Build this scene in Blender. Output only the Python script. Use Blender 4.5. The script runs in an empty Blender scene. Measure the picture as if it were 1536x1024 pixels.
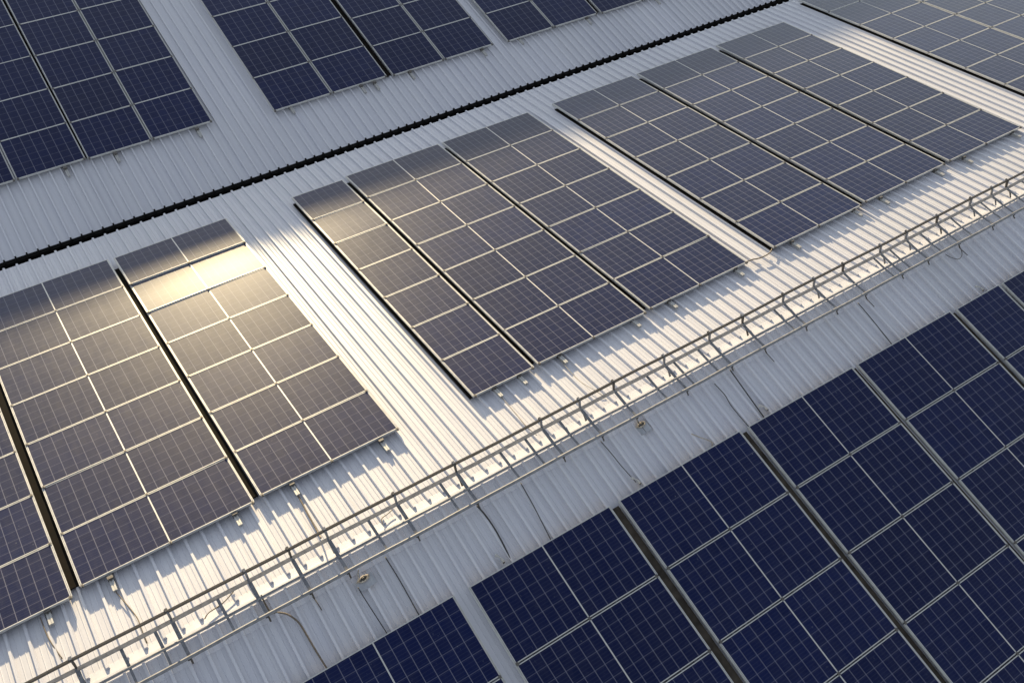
import bpy, math, random
from mathutils import Matrix, Vector
random.seed(7)
S = bpy.context.scene
COL = S.collection
TH = 0.16676                 # roof pitch
L = 8.784                    # ridge-to-valley slope length
CT, ST = math.cos(TH), math.sin(TH)
SUN_EL, SUN_AZ = math.radians(7.0), math.radians(11.0)   # azimuth from +Y towards +X

# ------------------------------------------------------------------ helpers
class MB:
    """collects faces, then links them as one mesh object"""
    def __init__(s): s.v = []; s.f = []; s.uv = []; s.sm = []
    def face(s, pts, uvs=None, smooth=False):
        b = len(s.v); s.v += [tuple(p) for p in pts]
        s.f.append(tuple(range(b, b+len(pts)))); s.uv.append(uvs); s.sm.append(smooth)
    def box(s, x0, x1, y0, y1, z0, z1, M=None):
        P = [Vector((x, y, z)) for z in (z0, z1) for y in (y0, y1) for x in (x0, x1)]
        if M is not None: P = [M @ q for q in P]
        b = len(s.v); s.v += [tuple(q) for q in P]
        for q in ((0,2,3,1),(4,5,7,6),(0,1,5,4),(2,6,7,3),(0,4,6,2),(1,3,7,5)):
            s.f.append(tuple(b+i for i in q)); s.uv.append(None); s.sm.append(False)
    def bar(s, a, b, w, h, up=(0,0,1)):
        a, b = Vector(a), Vector(b); d = (b-a).normalized(); up = Vector(up)
        r = d.cross(up).normalized(); u = r.cross(d)
        k = len(s.v)
        for p in (a, b):
            for sx, sz in ((-1,-1),(1,-1),(1,1),(-1,1)): s.v.append(tuple(p + r*sx*w/2 + u*sz*h/2))
        for q in ((0,1,2,3),(7,6,5,4),(0,4,5,1),(1,5,6,2),(2,6,7,3),(3,7,4,0)):
            s.f.append(tuple(k+i for i in q)); s.uv.append(None); s.sm.append(False)
    def tube(s, pts, r, n=8, smooth=True, flat=1.0):
        pts = [Vector(p) for p in pts]; k = len(s.v); m = len(pts); side = None
        for i, p in enumerate(pts):
            d = (pts[min(i+1, m-1)] - pts[max(i-1, 0)]).normalized()
            ref = Vector((0,0,1)) if abs(d.z) < .9 else Vector((1,0,0))
            a = d.cross(ref).normalized(); b = a.cross(d)
            rr = r[i] if isinstance(r, (list, tuple)) else r
            for j in range(n):
                t = 2*math.pi*j/n
                s.v.append(tuple(p + a*math.cos(t)*rr + b*math.sin(t)*rr*flat))
        for i in range(m-1):
            for j in range(n):
                j2 = (j+1) % n
                s.f.append((k+i*n+j, k+i*n+j2, k+(i+1)*n+j2, k+(i+1)*n+j)); s.uv.append(None); s.sm.append(smooth)
        s.f.append(tuple(k+j for j in reversed(range(n)))); s.uv.append(None); s.sm.append(False)
        s.f.append(tuple(k+(m-1)*n+j for j in range(n))); s.uv.append(None); s.sm.append(False)
    def mesh(s, name):
        me = bpy.data.meshes.new(name); me.from_pydata(s.v, [], s.f)
        if any(u is not None for u in s.uv):
            lay = me.uv_layers.new(name='UVMap'); i = 0
            for f, u in zip(s.f, s.uv):
                for j in range(len(f)):
                    if u is not None: lay.data[i].uv = u[j]
                    i += 1
        me.polygons.foreach_set('use_smooth', s.sm); me.update()
        return me
    def build(s, name, mat, parent=None):
        me = s.mesh(name); me.materials.append(mat)
        return link(name, me, parent)

def link(name, me, parent=None):
    o = bpy.data.objects.new(name, me); COL.objects.link(o)
    if parent is not None: o.parent = parent
    return o
def tag(o, label=None, cat=None, group=None, kind=None):
    if label: o['label'] = label
    if cat: o['category'] = cat
    if group: o['group'] = group
    if kind: o['kind'] = kind
    return o
def empty(name, mat4=None):
    o = bpy.data.objects.new(name, None); COL.objects.link(o); o.empty_display_size = .2
    if mat4 is not None: o.matrix_world = mat4
    return o

# slope coordinates (x, s, height above sheet) -> world.  B: s from ridge to valley, A: s up from valley, C: s down from ridge
def pt(pl, x, s, h=0.0):
    if pl == 'B': return Vector((x, s*CT + h*ST, -s*ST + h*CT))
    if pl == 'C': return Vector((x, -s*CT - h*ST, -s*ST + h*CT))
    return Vector((x, L*CT + s*CT - h*ST, -L*ST + s*ST + h*CT))
def frame_of(pl, x, s, h, yaw=0, tx=0, ty=0):
    R = Matrix.Rotation(-TH if pl == 'B' else TH, 4, 'X')
    return Matrix.Translation(pt(pl, x, s, h)) @ R @ Matrix.Rotation(yaw, 4, 'Z') @ Matrix.Rotation(tx, 4, 'X') @ Matrix.Rotation(ty, 4, 'Y')

# ------------------------------------------------------------------ materials
class NT:
    def __init__(s, name):
        s.m = bpy.data.materials.new(name); s.m.use_nodes = True; s.t = s.m.node_tree
        s.bsdf = s.t.nodes['Principled BSDF']; s.out = s.t.nodes['Material Output']
    def n(s, typ, **kw):
        nd = s.t.nodes.new(typ)
        for k, v in kw.items():
            if k == 'i':
                for kk, vv in v.items():
                    if isinstance(vv, bpy.types.NodeSocket): s.t.links.new(vv, nd.inputs[kk])
                    else: nd.inputs[kk].default_value = vv
            else: setattr(nd, k, v)
        return nd
    def math(s, op, a, b=None, c=None, clamp=False):
        nd = s.t.nodes.new('ShaderNodeMath'); nd.operation = op; nd.use_clamp = clamp
        for i, v in enumerate((a, b, c)):
            if v is None: continue
            if isinstance(v, bpy.types.NodeSocket): s.t.links.new(v, nd.inputs[i])
            else: nd.inputs[i].default_value = v
        return nd.outputs[0]
    def mix(s, f, a, b):
        nd = s.t.nodes.new('ShaderNodeMix'); nd.data_type = 'RGBA'
        for k, v in ((0, f), (6, a), (7, b)):
            if isinstance(v, bpy.types.NodeSocket): s.t.links.new(v, nd.inputs[k])
            else: nd.inputs[k].default_value = v if k == 0 else (*v, 1)
        return nd.outputs[2]
    def noise(s, vec, scale, detail=3, rough=.55):
        return s.n('ShaderNodeTexNoise', i={'Vector': vec, 'Scale': scale, 'Detail': detail, 'Roughness': rough}).outputs['Fac']
    def mapping(s, vec, scale):
        return s.n('ShaderNodeMapping', i={'Vector': vec, 'Scale': scale}).outputs[0]
    def ramp(s, f, lo, hi, a=0., b=1.):
        return s.n('ShaderNodeMapRange', i={'Value': f, 'From Min': lo, 'From Max': hi, 'To Min': a, 'To Max': b}).outputs[0]
    def set(s, **kw):
        for k, v in kw.items():
            k = k.replace('_', ' ')
            if isinstance(v, bpy.types.NodeSocket): s.t.links.new(v, s.bsdf.inputs[k])
            else: s.bsdf.inputs[k].default_value = (*v, 1) if isinstance(v, tuple) and len(v) == 3 else v

def mat_metal_sheet():
    t = NT('painted_steel_sheet')
    co = t.n('ShaderNodeTexCoord').outputs['Object']
    streak = t.noise(t.mapping(co, (14, .35, .35)), 1.0, 5, .6)
    cloud = t.noise(co, .55, 4, .6)
    fine = t.noise(t.mapping(co, (60, 3, 3)), 1.0, 3, .6)
    spots = t.noise(t.mapping(co, (9, 5, 5)), 1.0, 6, .7)
    c = t.mix(t.ramp(streak, .3, .72), (.52, .52, .585), (.62, .615, .66))
    c = t.mix(t.ramp(cloud, .35, .75, 0, .30), c, (.56, .56, .58))
    c = t.mix(t.ramp(spots, .66, .80, 0, .30), c, (.40, .38, .36))
    sx = t.n('ShaderNodeSeparateXYZ', i={'Vector': co}).outputs[0]
    sheet = t.n('ShaderNodeTexWhiteNoise', noise_dimensions='1D', i={'W': t.math('FLOOR', t.math('MULTIPLY', sx, 1/1.072))}).outputs['Value']
    c = t.mix(t.math('MULTIPLY', sheet, .22), c, (.42, .42, .45))
    run = t.noise(t.mapping(co, (22, .55, .55)), 1.0, 4, .7)
    c = t.mix(t.ramp(run, .60, .82, 0, .45), c, (.36, .345, .34))
    t.set(Base_Color=c, Roughness=t.ramp(streak, .25, .75, .36, .50), Metallic=.0, Specular_IOR_Level=.5)
    h = t.math('ADD', t.math('MULTIPLY', cloud, 1.0), t.math('MULTIPLY', fine, .012))
    b = t.n('ShaderNodeBump', i={'Height': h, 'Strength': .35, 'Distance': .02}).outputs[0]
    t.t.links.new(b, t.bsdf.inputs['Normal'])
    return t.m

def mat_simple(name, c0, c1, rough, metal, scale=12., bump=0.0, spec=.5):
    t = NT(name); co = t.n('ShaderNodeTexCoord').outputs['Object']
    n = t.noise(co, scale, 4, .6)
    t.set(Base_Color=t.mix(t.ramp(n, .35, .7), c0, c1), Roughness=t.ramp(n, .3, .7, rough-.06, rough+.08), Metallic=metal, Specular_IOR_Level=spec)
    if bump:
        b = t.n('ShaderNodeBump', i={'Height': n, 'Strength': .4, 'Distance': bump}).outputs[0]
        t.t.links.new(b, t.bsdf.inputs['Normal'])
    return t.m

def mat_cells():
    """UV counts cells: integers are the gaps between cells"""
    t = NT('photovoltaic_glass')
    uv = t.n('ShaderNodeTexCoord').outputs['UV']
    sep = t.n('ShaderNodeSeparateXYZ', i={'Vector': uv}); u, v = sep.outputs[0], sep.outputs[1]
    rnd = t.n('ShaderNodeObjectInfo').outputs['Random']
    def near(x, mul=1.0):     # distance to nearest integer of x*mul
        y = t.math('MULTIPLY', x, mul) if mul != 1 else x
        return t.math('ABSOLUTE', t.math('SUBTRACT', t.math('FRACT', t.math('ADD', y, .5)), .5))
    lu = t.ramp(near(u), .022, .034, 1, 0)
    lv = t.ramp(near(v), .018, .030, 1, 0)
    bus = t.ramp(near(t.math('ADD', v, 0.1), 4.0), .035, .07, 1, 0)
    cell = t.n('ShaderNodeCombineXYZ', i={'X': t.math('FLOOR', u), 'Y': t.math('FLOOR', v), 'Z': t.math('MULTIPLY', rnd, 91.7)}).outputs[0]
    cr = t.n('ShaderNodeTexWhiteNoise', noise_dimensions='3D', i={'Vector': cell}).outputs['Value']
    off = t.n('ShaderNodeCombineXYZ', i={'X': u, 'Y': v, 'Z': t.math('MULTIPLY', rnd, 57.3)}).outputs[0]
    grain = t.noise(t.mapping(off, (4, 4, 1)), 1.0, 3, .6)
    dirt = t.noise(t.mapping(off, (1.6, .45, 1)), 1.0, 5, .65)
    patch = t.noise(t.mapping(off, (.25, .25, 1)), 1.0, 3, .6)
    spot = t.noise(t.mapping(off, (5.5, 2.6, 1)), 1.0, 4, .75)
    spotmask = t.noise(t.mapping(off, (.55, .5, 1)), 1.0, 2, .5)
    base = t.mix(cr, (.0020, .0058, .041), (.0030, .0082, .053))
    base = t.mix(t.ramp(grain, .35, .7, 0, .5), base, (.0036, .0098, .060))
    base = t.mix(t.math('MULTIPLY', t.math('FRACT', t.math('MULTIPLY', rnd, 7.31)), .55), base, (.0022, .0052, .032))
    base = t.mix(t.math('MULTIPLY', bus, .10), base, (.16, .17, .22))
    base = t.mix(t.math('MULTIPLY', lv, .32), base, (.20, .20, .26))
    base = t.mix(t.math('MULTIPLY', lu, .50), base, (.24, .24, .30))
    dust = t.math('ADD', t.ramp(dirt, .4, .85, .0, .020), t.ramp(patch, .4, .8, .0, .006))
    base = t.mix(dust, base, (.42, .40, .37))
    sp = t.math('MULTIPLY', t.ramp(spot, .655, .76, 0, .55), t.ramp(spotmask, .46, .62))
    base = t.mix(sp, base, (.62, .62, .62))
    t.set(Base_Color=base, Roughness=t.ramp(dirt, .3, .75, .345, .41), IOR=1.40,
          Coat_Weight=1.0, Coat_Roughness=.225, Coat_IOR=1.175, Specular_IOR_Level=.12)
    return t.m

M = dict(
    sheet=mat_metal_sheet(),
    cells=mat_cells(),
    frame=mat_simple('anodised_aluminium', (.46, .455, .45), (.56, .55, .535), .42, .3, 9),
    rail=mat_simple('mill_aluminium', (.36, .355, .35), (.46, .45, .44), .5, .3, 30),
    clamp=mat_simple('dark_clamp_metal', (.10, .09, .085), (.16, .15, .14), .5, .4, 40),
    galv=mat_simple('galvanised_steel', (.13, .133, .15), (.22, .224, .245), .55, .1, 18, spec=.35),
    dark_bar=mat_simple('weathered_dark_steel', (.05, .044, .04), (.085, .075, .068), .6, .1, 25),
    black=mat_simple('black_foam', (.006, .006, .006), (.012, .011, .011), .9, 0, 20, spec=.05),
    gutter=mat_simple('gutter_bitumen', (.010, .009, .009), (.022, .02, .019), .9, 0, 8, spec=.05),
    filler=mat_simple('brown_black_filler', (.006, .0055, .005), (.016, .013, .011), .9, 0, 6, spec=.05),  # near-black colour of the added gap fillers and edge shade strips
    brown_filler=mat_simple('matt_brown_filler', (.030, .025, .021), (.075, .062, .050), .8, 0, 7, spec=.1),  # browner colour for the added gap fillers on the front slope
    rubber=mat_simple('black_cable_sheath', (.018, .017, .018), (.035, .033, .033), .55, 0, 60),
    brown=mat_simple('brown_cable_sheath', (.10, .075, .055), (.17, .135, .10), .6, 0, 60),
    wire=mat_simple('bare_wire', (.30, .26, .22), (.48, .43, .37), .5, .5, 80),
    plate=mat_simple('grey_plate_metal', (.33, .34, .38), (.44, .45, .48), .45, .4, 20),
    wall=mat_simple('wall_cladding', (.38, .38, .38), (.46, .46, .45), .7, 0, 2),
    asphalt=mat_simple('yard_asphalt', (.04, .04, .042), (.065, .064, .062), .9, 0, .6),
)

# ------------------------------------------------------------------ roofs
X0, X1 = -30.0, 46.0
def rib_profile(x0, x1, phase, pitch, minor, wb=.025, wt=.014, h=.034):
    """list of (x, h) along the sheet: trapezoid ribs, small stiffeners in the pans"""
    out = [(x0, 0.)]
    k = math.ceil((x0 + .06 - phase)/pitch)
    while True:
        c = phase + k*pitch
        if c > x1 - .2: break
        out += [(c-wb, 0), (c-wt, h), (c+wt, h), (c+wb, 0)]
        if minor:
            for q in (.36, .66):
                m = c + pitch*q
                out += [(m-.008, 0), (m, .005), (m+.008, 0)]
        k += 1
    out.append((x1, 0.)); return out
def ribbed(mb, pl, prof, s0, s1, lift=0.0, thick=0.0, steps=1):
    for i in range(len(prof)-1):
        (xa, ha), (xb, hb) = prof[i], prof[i+1]
        for j in range(steps):
            sa, sb = s0+(s1-s0)*j/steps, s0+(s1-s0)*(j+1)/steps
            q = [pt(pl, xa, sa, ha+lift), pt(pl, xb, sa, hb+lift), pt(pl, xb, sb, hb+lift), pt(pl, xa, sb, ha+lift)]
            mb.face(q if pl == 'A' or pl == 'X' else q if pl == 'B' else q[::-1])
        if thick:      # down-turned end at s1
            mb.face([pt(pl, xa, s1, ha+lift), pt(pl, xb, s1, hb+lift), pt(pl, xb, s1, hb+lift-thick), pt(pl, xa, s1, ha+lift-thick)])

PB, PC, PA = .2145, .2100, .1870
profB = rib_profile(X0, X1, -9.903, PB, True)
profC = rib_profile(X0, X1, -3.065, PC, True, .020, .0155, .047)
profA = rib_profile(X0, X1, -3.891, PA, False, .0165, .0125, .043)
A_TOP = 15.0

front = empty('metal_roof', Matrix.Translation((0, 0, 0)))
tag(front, 'pale ribbed metal roof with a sunlit slope and a shaded slope meeting at the ridge', 'roof')
mb = MB(); ribbed(mb, 'B', profB, .14, L-.125)
for k in range(len(profB)-3):           # closed rib ends towards the ridge and at the eave
    if profB[k+1][1] > .02 and profB[k][1] == 0:
        for s_ in (.14, L-.125):
            mb.face([pt('B', profB[k][0], s_), pt('B', profB[k+1][0], s_, .034), pt('B', profB[k+2][0], s_, .034), pt('B', profB[k+3][0], s_)])
mb.face([pt('B', X0, L-.125), pt('B', X1, L-.125), pt('B', X1, L-.125, -.05), pt('B', X0, L-.125, -.05)])
o = mb.build('roof_slope', M['sheet'], front); tag(o, 'sunlit slope running down to the black gutter')
mb = MB(); ribbed(mb, 'C', profC, .02, L-.02, thick=.05)
o = mb.build('roof_slope', M['sheet'], front); tag(o, 'shaded slope in front of the ridge')
# ridge cap: smooth folded sheet, its front flange pressed over the ribs
mb = MB()
sec = [pt('B', 0, .19, .0025), pt('B', 0, .13, .006), pt('B', 0, .09, .009), pt('B', 0, .06, .012), pt('B', 0, .03, .013), pt('B', 0, .006, .012),
       pt('C', 0, .012, .012), pt('C', 0, .020, .026), pt('C', 0, .029, .027), pt('C', 0, .034, .012)]
xs = [X0 + (X1-X0)*i/60 for i in range(61)]
for i in range(60):
    for j in range(len(sec)-1):
        a, b = sec[j], sec[j+1]
        mb.face([(xs[i], a.y, a.z), (xs[i], b.y, b.z), (xs[i+1], b.y, b.z), (xs[i+1], a.y, a.z)], smooth=True)
ribbed(mb, 'C', profC, .030, .285, lift=.012, thick=.011)
o = mb.build('ridge_cap', M['sheet'], front)
mb = MB()
for y in (-L*CT+.25, L*CT-.5): mb.box(X0+.2, X1-.2, y-.1, y+.1, -9, -L*ST-.12)
mb.build('wall', M['wall'], front)

rear = empty('metal_roof', Matrix.Translation(pt('A', 0, 0)))
tag(rear, 'shaded grey ribbed metal roof rising beyond the black gutter', 'roof')
def reparent(o, root):
    o.parent = root; o.matrix_parent_inverse = root.matrix_world.inverted(); return o
bpy.context.view_layer.update()
mb = MB(); ribbed(mb, 'A', profA, .068, A_TOP)
reparent(mb.build('roof_slope', M['sheet']), rear)
ridge = pt('A', 0, A_TOP)
mb = MB()
for i in range(len(profA)-1):
    (xa, ha), (xb, hb) = profA[i], profA[i+1]
    mb.face([(xa, ridge.y, ridge.z+ha), (xb, ridge.y, ridge.z+hb), (xb, ridge.y+8.6, ridge.z-8.6*math.tan(TH)+hb), (xa, ridge.y+8.6, ridge.z-8.6*math.tan(TH)+ha)])
mb.face([(X0, ridge.y-.2, ridge.z), (X1, ridge.y-.2, ridge.z), (X1, ridge.y, ridge.z+.04), (X0, ridge.y, ridge.z+.04)])
mb.face([(X0, ridge.y, ridge.z+.04), (X1, ridge.y, ridge.z+.04), (X1, ridge.y+.2, ridge.z), (X0, ridge.y+.2, ridge.z)])
o = reparent(mb.build('roof_slope', M['sheet']), rear); tag(o, 'far slope behind the upper ridge')
mb = MB()                                  # black foam closure under the eave, one tooth in every rib
e = .004
for i in range(len(profA)-1):
    (xa, ha), (xb, hb) = profA[i], profA[i+1]
    ha += e if ha == 0 else .014; hb += e if hb == 0 else .014
    for sa, sb in ((-.004, .072),):
        mb.face([pt('A', xa, sa, ha), pt('A', xb, sa, hb), pt('A', xb, sb, hb), pt('A', xa, sb, ha)])
    mb.face([pt('A', xa, -.004, ha), pt('A', xb, -.004, hb), pt('A', xb, -.004, -.16), pt('A', xa, -.004, -.16)])
    mb.face([pt('A', xa, .072, ha), pt('A', xb, .072, hb), pt('A', xb, .072, 0), pt('A', xa, .072, 0)])
reparent(mb.build('eave_closure', M['black']), rear)
mb = MB()
y = L*CT+.5; mb.box(X0+.2, X1-.2, y-.1, y+.1, -9, pt('A', 0, .4).z-.1)
y = ridge.y+8.2; mb.box(X0+.2, X1-.2, y-.1, y+.1, -9, ridge.z-8.2*math.tan(TH)-.1)
reparent(mb.build('wall', M['wall']), rear)

v = pt('B', 0, L)
g = MB()
ya, yb, zt, zb = v.y-.30, v.y+.14, v.z-.045, v.z-.30
g.box(X0, X1, ya, yb, zb-.02, zb); g.box(X0, X1, ya, ya+.01, zb, zt); g.box(X0, X1, yb-.01, yb, zb, zt)
gut = g.build('gutter', M['gutter'])
tag(gut, 'black valley gutter running between the sunlit roof and the upper roof', 'gutter')

g = MB(); g.face([(-1500, -1500, -9), (1500, -1500, -9), (1500, 1500, -9), (-1500, 1500, -9)])
tag(g.build('ground', M['asphalt']), 'dark asphalt yard far below the roofs', 'ground', kind='structure')

# ------------------------------------------------------------------ solar panels
FT = .036                   # frame depth
TOP = .110                  # glass height above the sheet
NU, NV = 7, 6
panel_group = {'A': 'solar panels on the shaded upper roof', 'B': 'solar panels on the sunlit middle slope', 'C': 'dark solar panels on the shaded front slope'}
def panel_meshes(w, h, halves, gx, gy, sw=.025):
    """local frame: origin on the sheet under the centre; top at TOP"""
    hw, hh = w/2-gx, h/2-gy
    fr = MB(); z1, z0 = TOP, TOP-FT
    b = .022
    fr.box(-hw, hw, hh-b*.48, hh, z0, z1); fr.box(-hw, hw, -hh, -hh+b*.48, z0, z1)
    for sx in (-1, 1):       # side members carry a groove
        for a, c, zz in ((hw-sw*.36, hw, z1-.002), (hw-sw*.61, hw-sw*.36, z1-.014), (hw-sw, hw-sw*.61, z1-.0005)):
            xa, xb = sorted((sx*a, sx*c)); fr.box(xa, xb, -hh+b*.48, hh-b*.48, z0+.001, zz)
    fr.box(-hw+.002, hw-.002, -hh+.002, hh-.002, z0-.002, z0+.004)     # back sheet
    gl = MB(); zg = z1-.004
    ix, iy = hw-sw, hh-b*.48
    cw, ch = (2*ix)/halves, 2*iy
    for k in range(halves):
        xa = -ix + k*cw; xb = xa+cw; m = .0
        gl.face([(xa, -iy, zg), (xb, -iy, zg), (xb, iy, zg), (xa, iy, zg)], [(k*20-m, -m), (k*20+NU+m, -m), (k*20+NU+m, NV+m), (k*20-m, NV+m)])
    ms = [('frame', fr.mesh('frame'), M['frame']), ('glass', gl.mesh('glass'), M['cells'])]
    if halves == 2:
        c = MB(); c.box(-.0085, .0085, -iy, iy, zg, z1-.0015)
        ms.append(('centre_strip', c.mesh('centre_strip'), M['frame']))
    for _, me, m in ms: me.materials.append(m)
    return ms
_cl = MB(); _cl.box(-.016, .016, -.021, .021, TOP-.02, TOP+.005); _cl.box(-.006, .006, -.006, .006, TOP+.005, TOP+.011)
clamp_me = _cl.mesh('clamp'); clamp_me.materials.append(M['clamp'])
ORD = ['first', 'second', 'third', 'fourth', 'fifth', 'sixth', 'seventh', 'eighth', 'ninth']
def panel_strip(pl, x0, w, s0, h, k, rows, halves, label, row_word, tilt=None, gx=.004, gy=.0065, rstart=0, sw=.025):
    """rows counted in the direction of growing image height for A/B (s up) and downwards for C"""
    ms = panel_meshes(w, h, halves, gx, gy, sw)
    for r in range(rstart, rows):
        ls = s0 + (r+.5)*h; lx = w/2
        x = x0 + lx + k*(ls-4); s = ls - k*lx
        yaw = k if pl == 'C' else -k
        tx, ty = random.gauss(0, .0032), random.gauss(0, .0022)
        lift = 0
        if tilt and r in tilt: tx, ty, lift = tilt[r]
        n = {'B': rows-1-r, 'A': r, 'C': r}[pl]
        root = empty('solar_panel', frame_of(pl, x, s, lift, yaw, tx, ty))
        tag(root, label.format(row=row_word(n, rows)), 'solar panel', panel_group[pl])
        for nm, me, m in ms: link(nm, me, root)
        ends = (-w/2+.035, w/2-.035) if halves == 1 else (-w/2+.03, 0, w/2-.03)
        for xc in ends:
            c = link('clamp', clamp_me, root); c.location = (xc, -h/2, 0)
def rows_B(n, N): return ORD[n] + ' row from the gutter'
def rows_A(n, N): return 'lowest row' if n == 0 else ORD[n] + ' row up'
def rows_C(n, N): return ORD[n] + ' row below the ridge'

# sunlit slope, seven rows; strip = (x0, w, bottom s, pitch, skew, halves, label)
GL = .115
strips_B = [
    (-12.958, 2.10, 1.2115, .9302, -.0105, 2, 'blue panel, {row}, strip cut by the left photo edge, sunlit slope', None),
    (-10.747, 2.190, 1.3161, .9155, -.0068, 2, 'bluish panel, {row}, strip directly left of the glaring strip', None),
    (-8.474, 2.022, 1.3727, .9045, -.0086, 2, 'solar panel, {row}, strip that holds the blinding sun glare', {5: (-.031, .0, -.006)}),
    (-5.285, 1.047, 1.3148, .9029, .0027, 1, 'single-width solar panel, {row}, narrow strip left in the central array', {5: (-.014, 0, 0)}),
    (-4.163, 2.0306, 1.3344, .9104, .0047, 2, 'solar panel, {row}, middle strip of the central sunlit array', None),
    (-2.055, 2.0593, 1.3552, .9061, .0024, 2, 'solar panel, {row}, right strip of the central sunlit array', None),
    (.616, 2.1376, 1.3825, .9012, -.0007, 2, 'panel, {row}, left strip of the right-hand sunlit array', None),
    (2.869, 2.1618, 1.4163, .8977, .0025, 2, 'solar panel, {row}, middle strip of the right-hand sunlit array', None),
    (5.170, 2.1444, 1.4213, .8991, .0077, 2, 'solar panel, {row}, right strip of the right-hand sunlit array', None),
    (8.579, 2.1884, 1.7258, .9533, -.0019, 2, 'greyish panel, {row}, left strip of the upper right corner array', None),
    (10.80, 2.1884, 1.7258, .9533, -.0019, 2, 'greyish panel, {row}, second strip of the upper right corner array', None),
]
for x0, w, s0, h, k, hv, lab, tl in strips_B:
    panel_strip('B', x0, w, s0, h, k, 7, hv, lab, rows_B, tl)
panel_strip('B', 13.05, 2.1884, 1.7258, .9533, -.0019, 7, 2, 'greyish panel, {row}, third strip of the upper right corner array', rows_B, None)

# upper roof: pairs of single modules side by side
strips_A = [
    (-10.573, 2.500, 1.6861, .9928, .0033, 6, 'array cut by the photo edge', (0, 1)),
    (-8.0477, 2.4202, 1.6534, .9905, .0085, 8, 'upper left array', (0, 1)),
    (-4.4822, 2.565, 1.4124, 1.0036, .0006, 8, 'upper middle array, left pair', (0, 1)),
    (-1.8048, 2.5266, 1.3772, .9535, .0022, 7, 'upper middle array, right pair', (0, 1)),
    (1.0541, 2.5252, 1.3249, .9748, .0, 5, 'top centre array, left pair', (0, 1)),
    (3.660, 2.5252, 1.30, .9748, .0, 3, 'top centre array, right pair', (0, 1)),
]
for x0, w, s0, h, k, n, lab, cols in strips_A:
    for c in cols:
        side = 'left' if c == 0 else 'right'
        txt = 'dark blue panel, {row}, ' + (side + ' column of the ' + lab if len(cols) == 2 else lab + ' on the upper roof')
        panel_strip('A', x0+c*w/2, w/2, s0, h, k, n, 1, txt, rows_A, None, gx=.011, gy=.0015, sw=.019)

strips_C = [
    (-9.262, 2.1887, 1.0886, 1.0903, 0, 3, 'leftmost front strip'),
    (-6.8825, 2.1529, 1.0982, 1.063, 0, 4, 'second front strip from the left'),
    (-4.5952, 2.1515, 1.101, 1.0551, .0016, 5, 'third front strip from the left'),
    (-2.3355, 2.1217, 1.1099, 1.0498, -.0032, 5, 'fourth front strip from the left'),
    (-.1315, 2.1398, 1.1164, 1.0593, -.0048, 5, 'fifth front strip from the left'),
]
for x0, w, s0, h, k, n, lab in strips_C:
    panel_strip('C', x0, w, s0, h, k, n, 2, 'dark navy panel, {row}, ' + lab, rows_C, None, gx=.003, gy=.010)
panel_strip('C', 2.128, 1.083, 1.1471, 1.0511, 0, 4, 1, 'dark panel, {row}, narrow strip of the front array', rows_C, None, gx=.003, gy=.010)
panel_strip('C', 3.277, 2.1465, 1.1543, 1.0511, 0, 3, 2, 'dark panel, {row}, strip at right edge of front array', rows_C, None, gx=.003, gy=.010)

# ------------------------------------------------------------------ dark fillers added in strip gaps and as shade under block edges
def filler(pl, xa, xb, s0, s1, k, label):
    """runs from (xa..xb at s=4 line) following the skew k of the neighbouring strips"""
    root = empty('dark_filler', frame_of(pl, (xa+xb)/2 + k*((s0+s1)/2-4), (s0+s1)/2, 0, k if pl == 'C' else -k))
    tag(root, label, 'dark filler', 'dark fillers added between panel strips and under block edges')
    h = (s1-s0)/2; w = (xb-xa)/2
    m = MB(); m.box(-w, w, -h, h, .028, .050); m.build('filler_body', M['brown_filler' if pl == 'C' else 'filler'], root)
    m = MB(); m.box(-w-.002, -w+.006, -h-.001, h+.001, .0275, .056); m.box(w-.006, w+.002, -h-.001, h+.001, .0275, .056); m.build('filler_edge', M['brown_filler' if pl == 'C' else 'filler'], root)
GAPS_B = [(-10.858, -10.735, 1.40, 7.5, -.009, 'dark gap filler at the far left of the sunlit slope'), (-8.552, -8.480, 1.45, 7.45, -.0077, 'dark gap filler left of the glaring strip'),
          (-4.236, -4.156, 1.45, 7.55, .0037, 'dark gap filler right of the narrow central strip'), (-2.136, -2.048, 1.46, 7.55, .0035, 'dark gap filler between the two wide strips of the central array'),
          (2.753, 2.872, 1.48, 7.55, .001, 'left dark gap filler of the right-hand sunlit array'), (5.033, 5.168, 1.5, 7.55, .005, 'right dark gap filler of the right-hand sunlit array')]
GAPS_B += [(-5.312, -5.25, 1.36, 7.5, .0027, 'narrow dark shade strip under the left edge of the central sunlit array'),  # dark strips stand in for under-panel shade along left block edges
           (.592, .66, 1.42, 7.55, -.0007, 'narrow dark shade strip under the left edge of the right-hand sunlit array'),
           (8.552, 8.63, 1.8, 8.3, -.0019, 'narrow dark shade strip under the left edge of the upper right corner array')]
for a in GAPS_B: filler('B', *a)
GAPS_C = [(-4.728, -4.597, 1.15, 5.2, .0008, 'first dark gap filler from the left on the front slope'),
          (-2.442, -2.338, 1.15, 6.2, -.001, 'second dark gap filler from the left on the front slope'), (-.212, -.134, 1.15, 6.2, -.004, 'third dark gap filler from the left on the front slope'),
          (2.010, 2.126, 1.18, 6.2, -.002, 'dark gap filler left of the narrow front strip'), (3.213, 3.275, 1.2, 5.2, 0, 'dark gap filler right of the narrow front strip')]
for a in GAPS_C: filler('C', a[0]+.012, a[1]-.012, *a[2:])
GAPS_A = [(-8.104, -8.046, 1.75, 8.5, .006, 'dark gap filler in the upper left array'), (-1.951, -1.803, 1.45, 8, .0014, 'dark gap filler in the upper middle array'), (3.58, 3.66, 1.4, 5, 0, 'dark gap filler in the top centre array')]
for a in GAPS_A: filler('A', *a)

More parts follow.
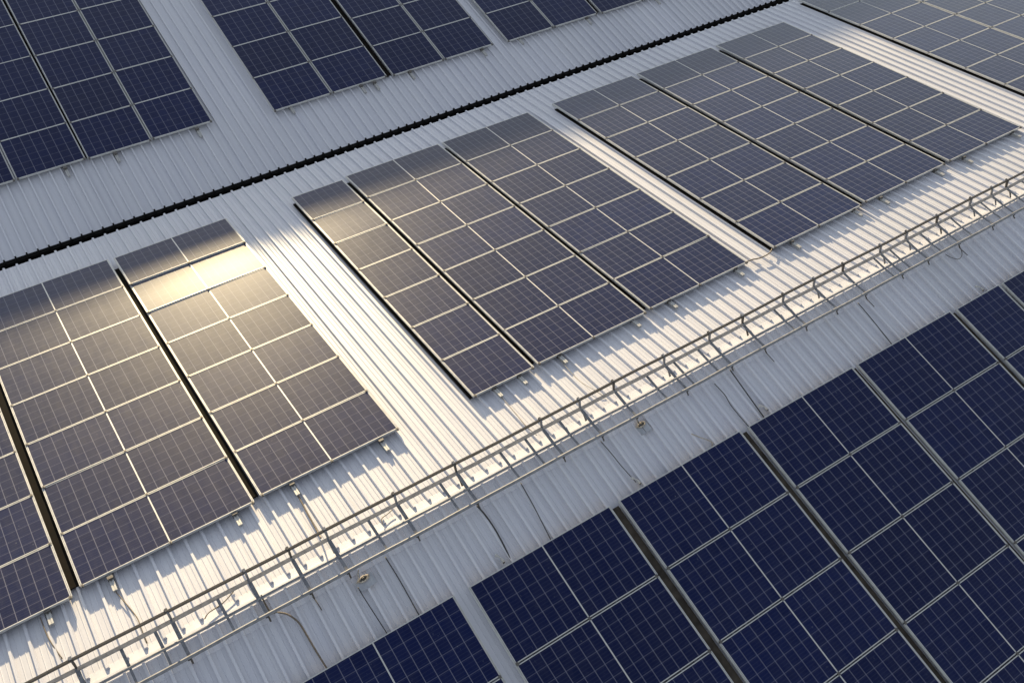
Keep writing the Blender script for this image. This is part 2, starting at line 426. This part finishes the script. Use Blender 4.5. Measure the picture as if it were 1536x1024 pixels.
# ------------------------------------------------------------------ mounting rails (ends poke out below the panels)
def make_rail(pl, x, s_end, length, label, group, foot=False):
    root = empty('mounting_rail', frame_of(pl, x, s_end, 0))
    tag(root, label, 'rail', group)
    r = MB(); z0, z1 = .030, TOP-FT-.003
    r.box(-.026, -.005, 0, length, z0, z1); r.box(.005, .026, 0, length, z0, z1); r.box(-.005, .005, .003, length, z0, z1-.004)
    r.build('channel', M['rail'], root)
    f = MB(); f.box(-.034, .034, .175, .215, z0-.001, TOP-.012); f.box(-.012, .012, .158, .175, z0+.02, z1+.006)
    f.build('end_clamp', M['clamp'], root)
    if foot:
        q = MB(); q.box(-.03, .03, .03, .10, .0265, .0295); q.box(.0225, .028, .03, .10, .0295, .062); q.box(.0285, .038, .056, .07, .040, .052)
        q.build('foot', M['rail'], root)
railsB = [(-11.131, 1.131, 'left edge strip'), (-10.395, 1.163, 'left half of the strip beside the glaring strip'), (-8.821, 1.216, 'right half of the strip beside the glaring strip'),
          (-8.031, 1.247, 'left half of the glaring strip'), (-6.73, 1.254, 'right half of the glaring strip'), (-4.937, 1.222, 'left side of the narrow central strip'),
          (-4.509, 1.233, 'right side of the narrow central strip'), (-3.787, 1.253, 'left half of the middle central strip'), (-2.405, 1.258, 'right half of the middle central strip'),
          (-1.661, 1.273, 'left half of the right central strip'), (-.261, 1.265, 'right half of the right central strip'), (1.018, 1.26, 'left half of the left strip of the right-hand array'),
          (2.559, 1.304, 'right half of the left strip of the right-hand array'), (3.229, 1.277, 'left half of the middle strip of the right-hand array'), (4.746, 1.308, 'right half of the middle strip of the right-hand array'),
          (5.527, 1.28, 'left half of the last strip of the right-hand array'), (7.033, 1.326, 'right half of the last strip of the right-hand array')]
for x, s, lab in railsB:
    make_rail('B', x, s-.10, 4.3 if 'glaring strip' in lab and 'beside' not in lab else 6.2, 'pale aluminium rail end under the ' + lab, 'rail ends below the sunlit panels')
railsA = [(-8.486, 1.567, 'leftmost pale rail end below the upper roof panels'), (-7.574, 1.547, 'pale rail end under the left column of the upper left array'), (-5.988, 1.529, 'pale rail end under the right column of the upper left array'),
          (-4.111, 1.391, 'pale rail end at the left corner of the upper middle array'), (-2.538, 1.331, 'left one of two close rail ends under the upper middle array'), (-2.238, 1.308, 'right one of two close rail ends under the upper middle array'),
          (-1.401, 1.297, 'pale rail end just right of the dark gap in the upper middle array'), (.411, 1.297, 'pale rail end near the right corner of the upper middle array'), (1.381, 1.292, 'pale rail end near the left corner of the top centre array'),
          (3.257, 1.251, 'pale rail end below the middle of the top centre array'), (5.284, 1.20, 'pale rail end at the top edge, right part of the top centre array')]
for x, s, lab in railsA:
    make_rail('A', x, s-.14, 6.5, lab, 'rail ends below the upper roof panels')

# ------------------------------------------------------------------ ridge guard: ladder of rails, rungs and posts
tray = empty('ridge_guardrail', Matrix.Translation((0, 0, .04)))
tag(tray, 'long galvanised guard rail frame with rungs and posts lying along the sunlit ridge', 'guard rail')
bpy.context.view_layer.update()
XA, XB = -17.0, 16.0
def wob(x, a=.006, ph=0): return a*math.sin(x*1.7+ph) + a*.6*math.sin(x*4.1+2*ph)
RB = {1: (.285, .262), 2: (.222, .140), 3: (-.035, .108), 4: (-.262, .108)}
def node(i, x): y, z = RB[i]; return Vector((x, y + wob(x, .004, i), z + wob(x, .003, i*2)))
N = 132
xs = [XA + (XB-XA)*i/N for i in range(N+1)]
def rail(i, r, mat, flat=1., n=8, nm='side_rail', lab=None):
    m = MB()
    if i in (1, 2):
        ww, hh = ((.024, .040), (.044, .022))[i-1]
        for q in range(0, N, 1):
            a, b = node(i, xs[q]), node(i, xs[q+1]); m.bar(a, b+(b-a)*.004*(q % 2), ww, hh)
    else: m.tube([node(i, x) for x in xs], r, n, True, flat)
    o = reparent(m.build(nm, mat), tray)
    if lab: tag(o, lab)
rail(1, .017, M['dark_bar'], .8, 6, 'top_rail', 'dark top rail')
rail(2, .017, M['galv'], .7, 8)
rail(3, .017, M['galv'], .8, 8)
rail(4, .0215, M['galv'], 1, 10, lab='round lower pipe')
posts = [-16.2, -15.3, -14.4, -13.6, -12.7, -11.9, -11.03, -9.98, -9.06, -8.52, -8.04, -7.10, -6.23, -4.89, -4.25, -3.66, -2.75, -1.89, -1.23, -.38, .285, .935, 1.80, 2.43, 3.21, 4.09, 4.67, 5.08, 5.9, 6.6, 7.4, 8.1, 9.0, 9.9, 10.7]
mids = [-15.8, -14.9, -14.0, -13.1, -12.3, -11.5, -10.56, -10.18, -9.45, -7.51, -6.49, -5.58, -5.18, -4.62, -3.10, -2.60, -2.14, -.60, 1.62, 2.01, 2.77, 3.55, 4.35, 5.5, 6.3, 7.0, 7.8, 8.6, 9.4]
for i, x in enumerate(posts):
    far = x > -5.2
    w = .046 if not far else .042
    a, b, c, d = node(1, x), node(2, x+.004), node(3, x+.01), node(4, x+.016)
    m = MB()
    m.tube([a+Vector((0, .012, .012)), a+Vector((0, -.012, .004)), (a+b)/2+Vector((0, .012, .0)), b+Vector((0, .02, -.02))], [w*.45, w*.55, w*.62, w*.5], 8, True, .55)
    if i % 2 == 0 or x > 1: m.tube([b+Vector((.0, .02, -.02)), b*.6+Vector((x*.4, .012, .03)), Vector((x+.01, .085, .018))], [w*.5, w*.5, w*.45], 8, True, .5)
    reparent(m.build('post', M['galv' if i % 3 else 'dark_bar']), tray)
    m = MB(); m.bar(b-Vector((0, 0, .012)), c-Vector((0, 0, .010)), w, .010); m.bar(c-Vector((0, .003, .010)), d-Vector((0, 0, .012)), w*.85, .009)
    reparent(m.build('rung', M['galv']), tray)
    m = MB(); m.box(x-.02, x+.012, a.y-.005, a.y+.035, a.z+.006, a.z+.026); m.box(x-.03, x-.02, a.y+.004, a.y+.026, a.z+.008, a.z+.022)
    reparent(m.build('clamp', M['clamp' if i % 2 else 'galv']), tray)
    m = MB()                                  # bracket under the lower pipe
    f = pt('C', x+.02, .292, .046)
    m.tube([d+Vector((0, 0, -.012)), d+Vector((.004, .0, -.06)), f+Vector((0, -.012, .012))], .011, 6)
    if i % 3 == 0: m.tube([f+Vector((0, .0, .012)), pt('C', x+.03, .40, .052), pt('C', x+.035, .47, .050)], .006, 6)
    m.box(x-.014, x+.022, d.y-.024, d.y+.024, d.z-.026, d.z-.020)
    reparent(m.build('bracket', M['dark_bar']), tray)
for x in mids:
    b, c, d = node(2, x), node(3, x+.01), node(4, x+.016)
    m = MB(); m.bar(b-Vector((0, 0, .012)), c-Vector((0, 0, .010)), .036, .010); m.bar(c-Vector((0, .003, .010)), d-Vector((0, 0, .012)), .028, .009)
    reparent(m.build('rung', M['galv']), tray)

# ------------------------------------------------------------------ loose cables, plates, clips
def smooth_path(pts, n=6):
    out = []
    P = [pts[0]] + list(pts) + [pts[-1]]
    for i in range(1, len(P)-2):
        for j in range(n):
            t = j/n; a, b, c, d = P[i-1], P[i], P[i+1], P[i+2]
            out.append(.5*((2*b) + (c-a)*t + (2*a-5*b+4*c-d)*t*t + (3*b-a-3*c+d)*t**3))
    out.append(P[-2]); return out
def cable(pl, pts, r, mat, label, h=.034, ends=(None, None)):
    h = max(h, .054 if pl == 'C' else .041)
    P = [pt(pl, x, s, h + .004*math.sin(i*2.1)) for i, (x, s) in enumerate(pts)]
    if ends[0] is not None: P[0] = pt(pl, pts[0][0], pts[0][1], ends[0])
    if ends[1] is not None: P[-1] = pt(pl, pts[-1][0], pts[-1][1], ends[1])
    m = MB(); m.tube(smooth_path(P), r, 7)
    tag(m.build('cable', M[mat]), label, 'cable')
cable('B', [(-8.0, 1.40), (-8.027, 1.264), (-8.055, .83), (-8.074, .458), (-8.10, .29)], .011, 'brown', 'thick brown cable from the glaring strip down to the guard rail', ends=(.06, .15))
cable('B', [(-4.92, 1.30), (-4.94, 1.1), (-4.954, .726), (-4.97, .459), (-4.943, .258)], .006, 'wire', 'thin pale cable below the narrow central strip', ends=(.06, .02))
cable('B', [(-10.42, 1.30), (-10.405, 1.10), (-10.361, .9), (-10.299, .587), (-10.30, .41), (-10.304, .2)], .007, 'brown', 'brown wire along a rib below the strip left of the glaring one', ends=(.06, .012))
cable('B', [(-11.22, 1.20), (-11.215, .964), (-11.196, .798), (-11.15, .56)], .007, 'brown', 'short brown wire below the panel in the lower left corner', ends=(.06, .01))
cable('B', [(-3.80, 1.40), (-3.825, 1.20), (-3.851, .872), (-3.841, .678), (-3.793, .461), (-3.74, .3)], .005, 'wire', 'thin grey wire below the middle strip of the central array', ends=(.06, .015))
cable('B', [(-.06, 1.48), (.001, 1.395), (.14, 1.384), (.261, 1.34), (.454, 1.336), (.60, 1.40), (.70, 1.50)], .011, 'brown', 'brown cable slung across the gap between the central and right-hand arrays', h=.07)
cable('B', [(-9.66, .10), (-9.60, .148), (-9.487, .17), (-9.381, .193), (-9.25, .26)], .007, 'brown', 'short wire lying on the ridge cap below the glaring strip', h=.045)
cable('B', [(-7.36, .12), (-7.33, .20), (-7.23, .228), (-7.15, .25)], .006, 'brown', 'tiny bent wire on the ridge cap left of the wide bare roof strip', h=.045)
cable('C', [(-9.01, -.02), (-8.999, .19), (-8.909, .257), (-8.841, .323), (-8.783, .445), (-8.765, .562), (-8.752, .836), (-8.727, 1.15)], .011, 'brown', 'brown cable curving off the lower pipe to the leftmost front strip', ends=(.10, .04))
cable('C', [(-6.23, .26), (-6.20, .376), (-6.186, .577), (-6.198, .802), (-6.23, 1.15)], .010, 'rubber', 'thick black cable running to the gap after the second front strip', ends=(.07, .03))
cable('C', [(-7.545, .27), (-7.535, .62), (-7.541, 1.15)], .007, 'rubber', 'thin black cable right of the left metal plate', h=.02)
cable('C', [(-8.001, .44), (-7.994, .643), (-7.96, 1.15)], .006, 'rubber', 'thin black cable hanging from the left metal plate', h=.03)
cable('C', [(-5.56, .26), (-5.589, .614), (-5.65, 1.15)], .006, 'rubber', 'thin dark cable to the middle of the second front strip', h=.032)
cable('C', [(-1.91, .26), (-1.926, .573), (-1.95, 1.15)], .009, 'rubber', 'straight black cable ending at the left half of the fourth front strip', ends=(.07, .03))
cable('C', [(.77, .29), (.748, .651), (.71, 1.15)], .007, 'rubber', 'black cable ending near the middle of the fifth front strip', h=.033)
cable('C', [(-2.26, .33), (-2.245, .55), (-2.27, .75), (-2.262, 1.15)], .006, 'rubber', 'thin wavy cable ending at the gap before the fourth front strip', h=.03)
cable('C', [(-4.27, .28), (-4.249, .51), (-4.233, .719), (-4.20, 1.0)], .006, 'rubber', 'thin dark cable reaching the pale clip above the third front strip', h=.03)
cable('C', [(2.89, .27), (2.92, .36), (3.03, .45), (3.15, .42), (3.22, .34)], .005, 'rubber', 'thin looped wire under the pipe near the right photo edge', h=.03)

def plate(x, s, w, d, yaw, label):
    root = empty('junction_plate', frame_of('C', x, s, .049, yaw)); tag(root, label, 'metal plate', 'junction plates below the ridge pipe')
    m = MB(); m.box(-w/2, w/2, -d/2, d/2, 0, .006); m.box(-w/2+.01, -w/2+.03, -d/2+.01, -d/2+.03, .006, .016)
    m.build('plate', M['plate'], root)
    m = MB()
    for k in range(3):
        ph = k*.9
        m.tube([Vector((.075*math.cos(t*.45+ph)*(1-.2*k) - .0, d*.30 + .030*math.sin(t*.45+ph), .018+.010*k+.004*math.sin(t))) for t in range(14)], .0065, 6)
    m.tube([Vector((-.10, d*.3, .02)), Vector((-.06, d*.45, .05)), Vector((-.03, d*.85, .07)), Vector((.0, d*1.05, .06))], .007, 6)
    m.build('wire_coil', M['wire'], root)
    m = MB(); m.tube([Vector((-.05, d*.26, .03)), Vector((-.01, d*.32, .034)), Vector((.03, d*.34, .03))], .016, 8); m.build('connector', M['rubber'], root)
plate(-3.62, .40, .19, .16, .06, 'small grey metal plate with tangled wire near the middle of the ridge')
plate(-7.89, .43, .23, .15, .10, 'small grey metal plate with tangled wire under the left part of the ridge')

def clip(x, s, yaw, label):
    root = empty('roof_clip', frame_of('C', x, s, .024, yaw)); tag(root, label, 'clip', 'pale clips above the front panels')
    m = MB(); m.tube(smooth_path([Vector((-.02, .06, .024)), Vector((.0, .03, .034)), Vector((.012, -.02, .034)), Vector((.01, -.075, .024))]), [.016+.006*math.sin(i*.17*3) for i in range(19)], 8, True, .6)
    m.build('clip_body', M['rail'], root)
    m = MB(); m.box(-.004, .022, -.088, -.066, .012, .03); m.build('clip_screw', M['dark_bar'], root)
clip(-6.34, .97, .15, 'pale curved clip above the second front strip')
clip(-4.19, .97, .3, 'pale curved clip above the third front strip')
clip(-1.87, .97, .45, 'pale curved clip at the end of the straight black cable')
clip(2.90, 1.03, .35, 'pale curved clip above the right end of the front array')
m = MB(); m.tube(smooth_path([pt('C', -3.07, .80, .05), pt('C', -3.00, .90, .055), pt('C', -2.90, 1.03, .055), pt('C', -2.93, 1.10, .03)]), .008, 7)
tag(m.build('wire_hook', M['wire']), 'bent brown wire hook at the top of the third front strip', 'hook')

# ------------------------------------------------------------------ light, sky, camera
w = bpy.data.worlds.new('World'); S.world = w; w.use_nodes = True
nt = w.node_tree; bg = nt.nodes['Background']
sky = nt.nodes.new('ShaderNodeTexSky'); sky.sky_type = 'NISHITA'; sky.sun_disc = False
sky.sun_elevation = SUN_EL; sky.sun_rotation = SUN_AZ; sky.altitude = 50; sky.air_density = 1.0; sky.dust_density = .35; sky.ozone_density = 1.5
hs = nt.nodes.new('ShaderNodeHueSaturation'); hs.inputs['Saturation'].default_value = .38
nt.links.new(sky.outputs[0], hs.inputs['Color']); nt.links.new(hs.outputs[0], bg.inputs[0]); bg.inputs[1].default_value = .15
ld = bpy.data.lights.new('sun', 'SUN'); ld.energy = 4.7; ld.angle = math.radians(1.0); ld.color = (1., .79, .46)
lo = bpy.data.objects.new('sun', ld); COL.objects.link(lo)
sd = Vector((math.sin(SUN_AZ)*math.cos(SUN_EL), math.cos(SUN_AZ)*math.cos(SUN_EL), math.sin(SUN_EL)))
lo.rotation_euler = sd.to_track_quat('Z', 'Y').to_euler(); lo.location = (0, 40, 30)

cd = bpy.data.cameras.new('camera'); cam = bpy.data.objects.new('camera', cd); COL.objects.link(cam)
cd.sensor_width = 36.; cd.lens = 36.*1420.741/1536; cd.clip_end = 4000
cam.location = (-9.82857, -5.35775, 10.45984); cam.rotation_euler = (.71047, -.05977, -.58649)
S.camera = cam
S.view_settings.view_transform = 'Standard'; S.view_settings.look = 'None'
S.view_settings.exposure = 1.30; S.view_settings.gamma = 1
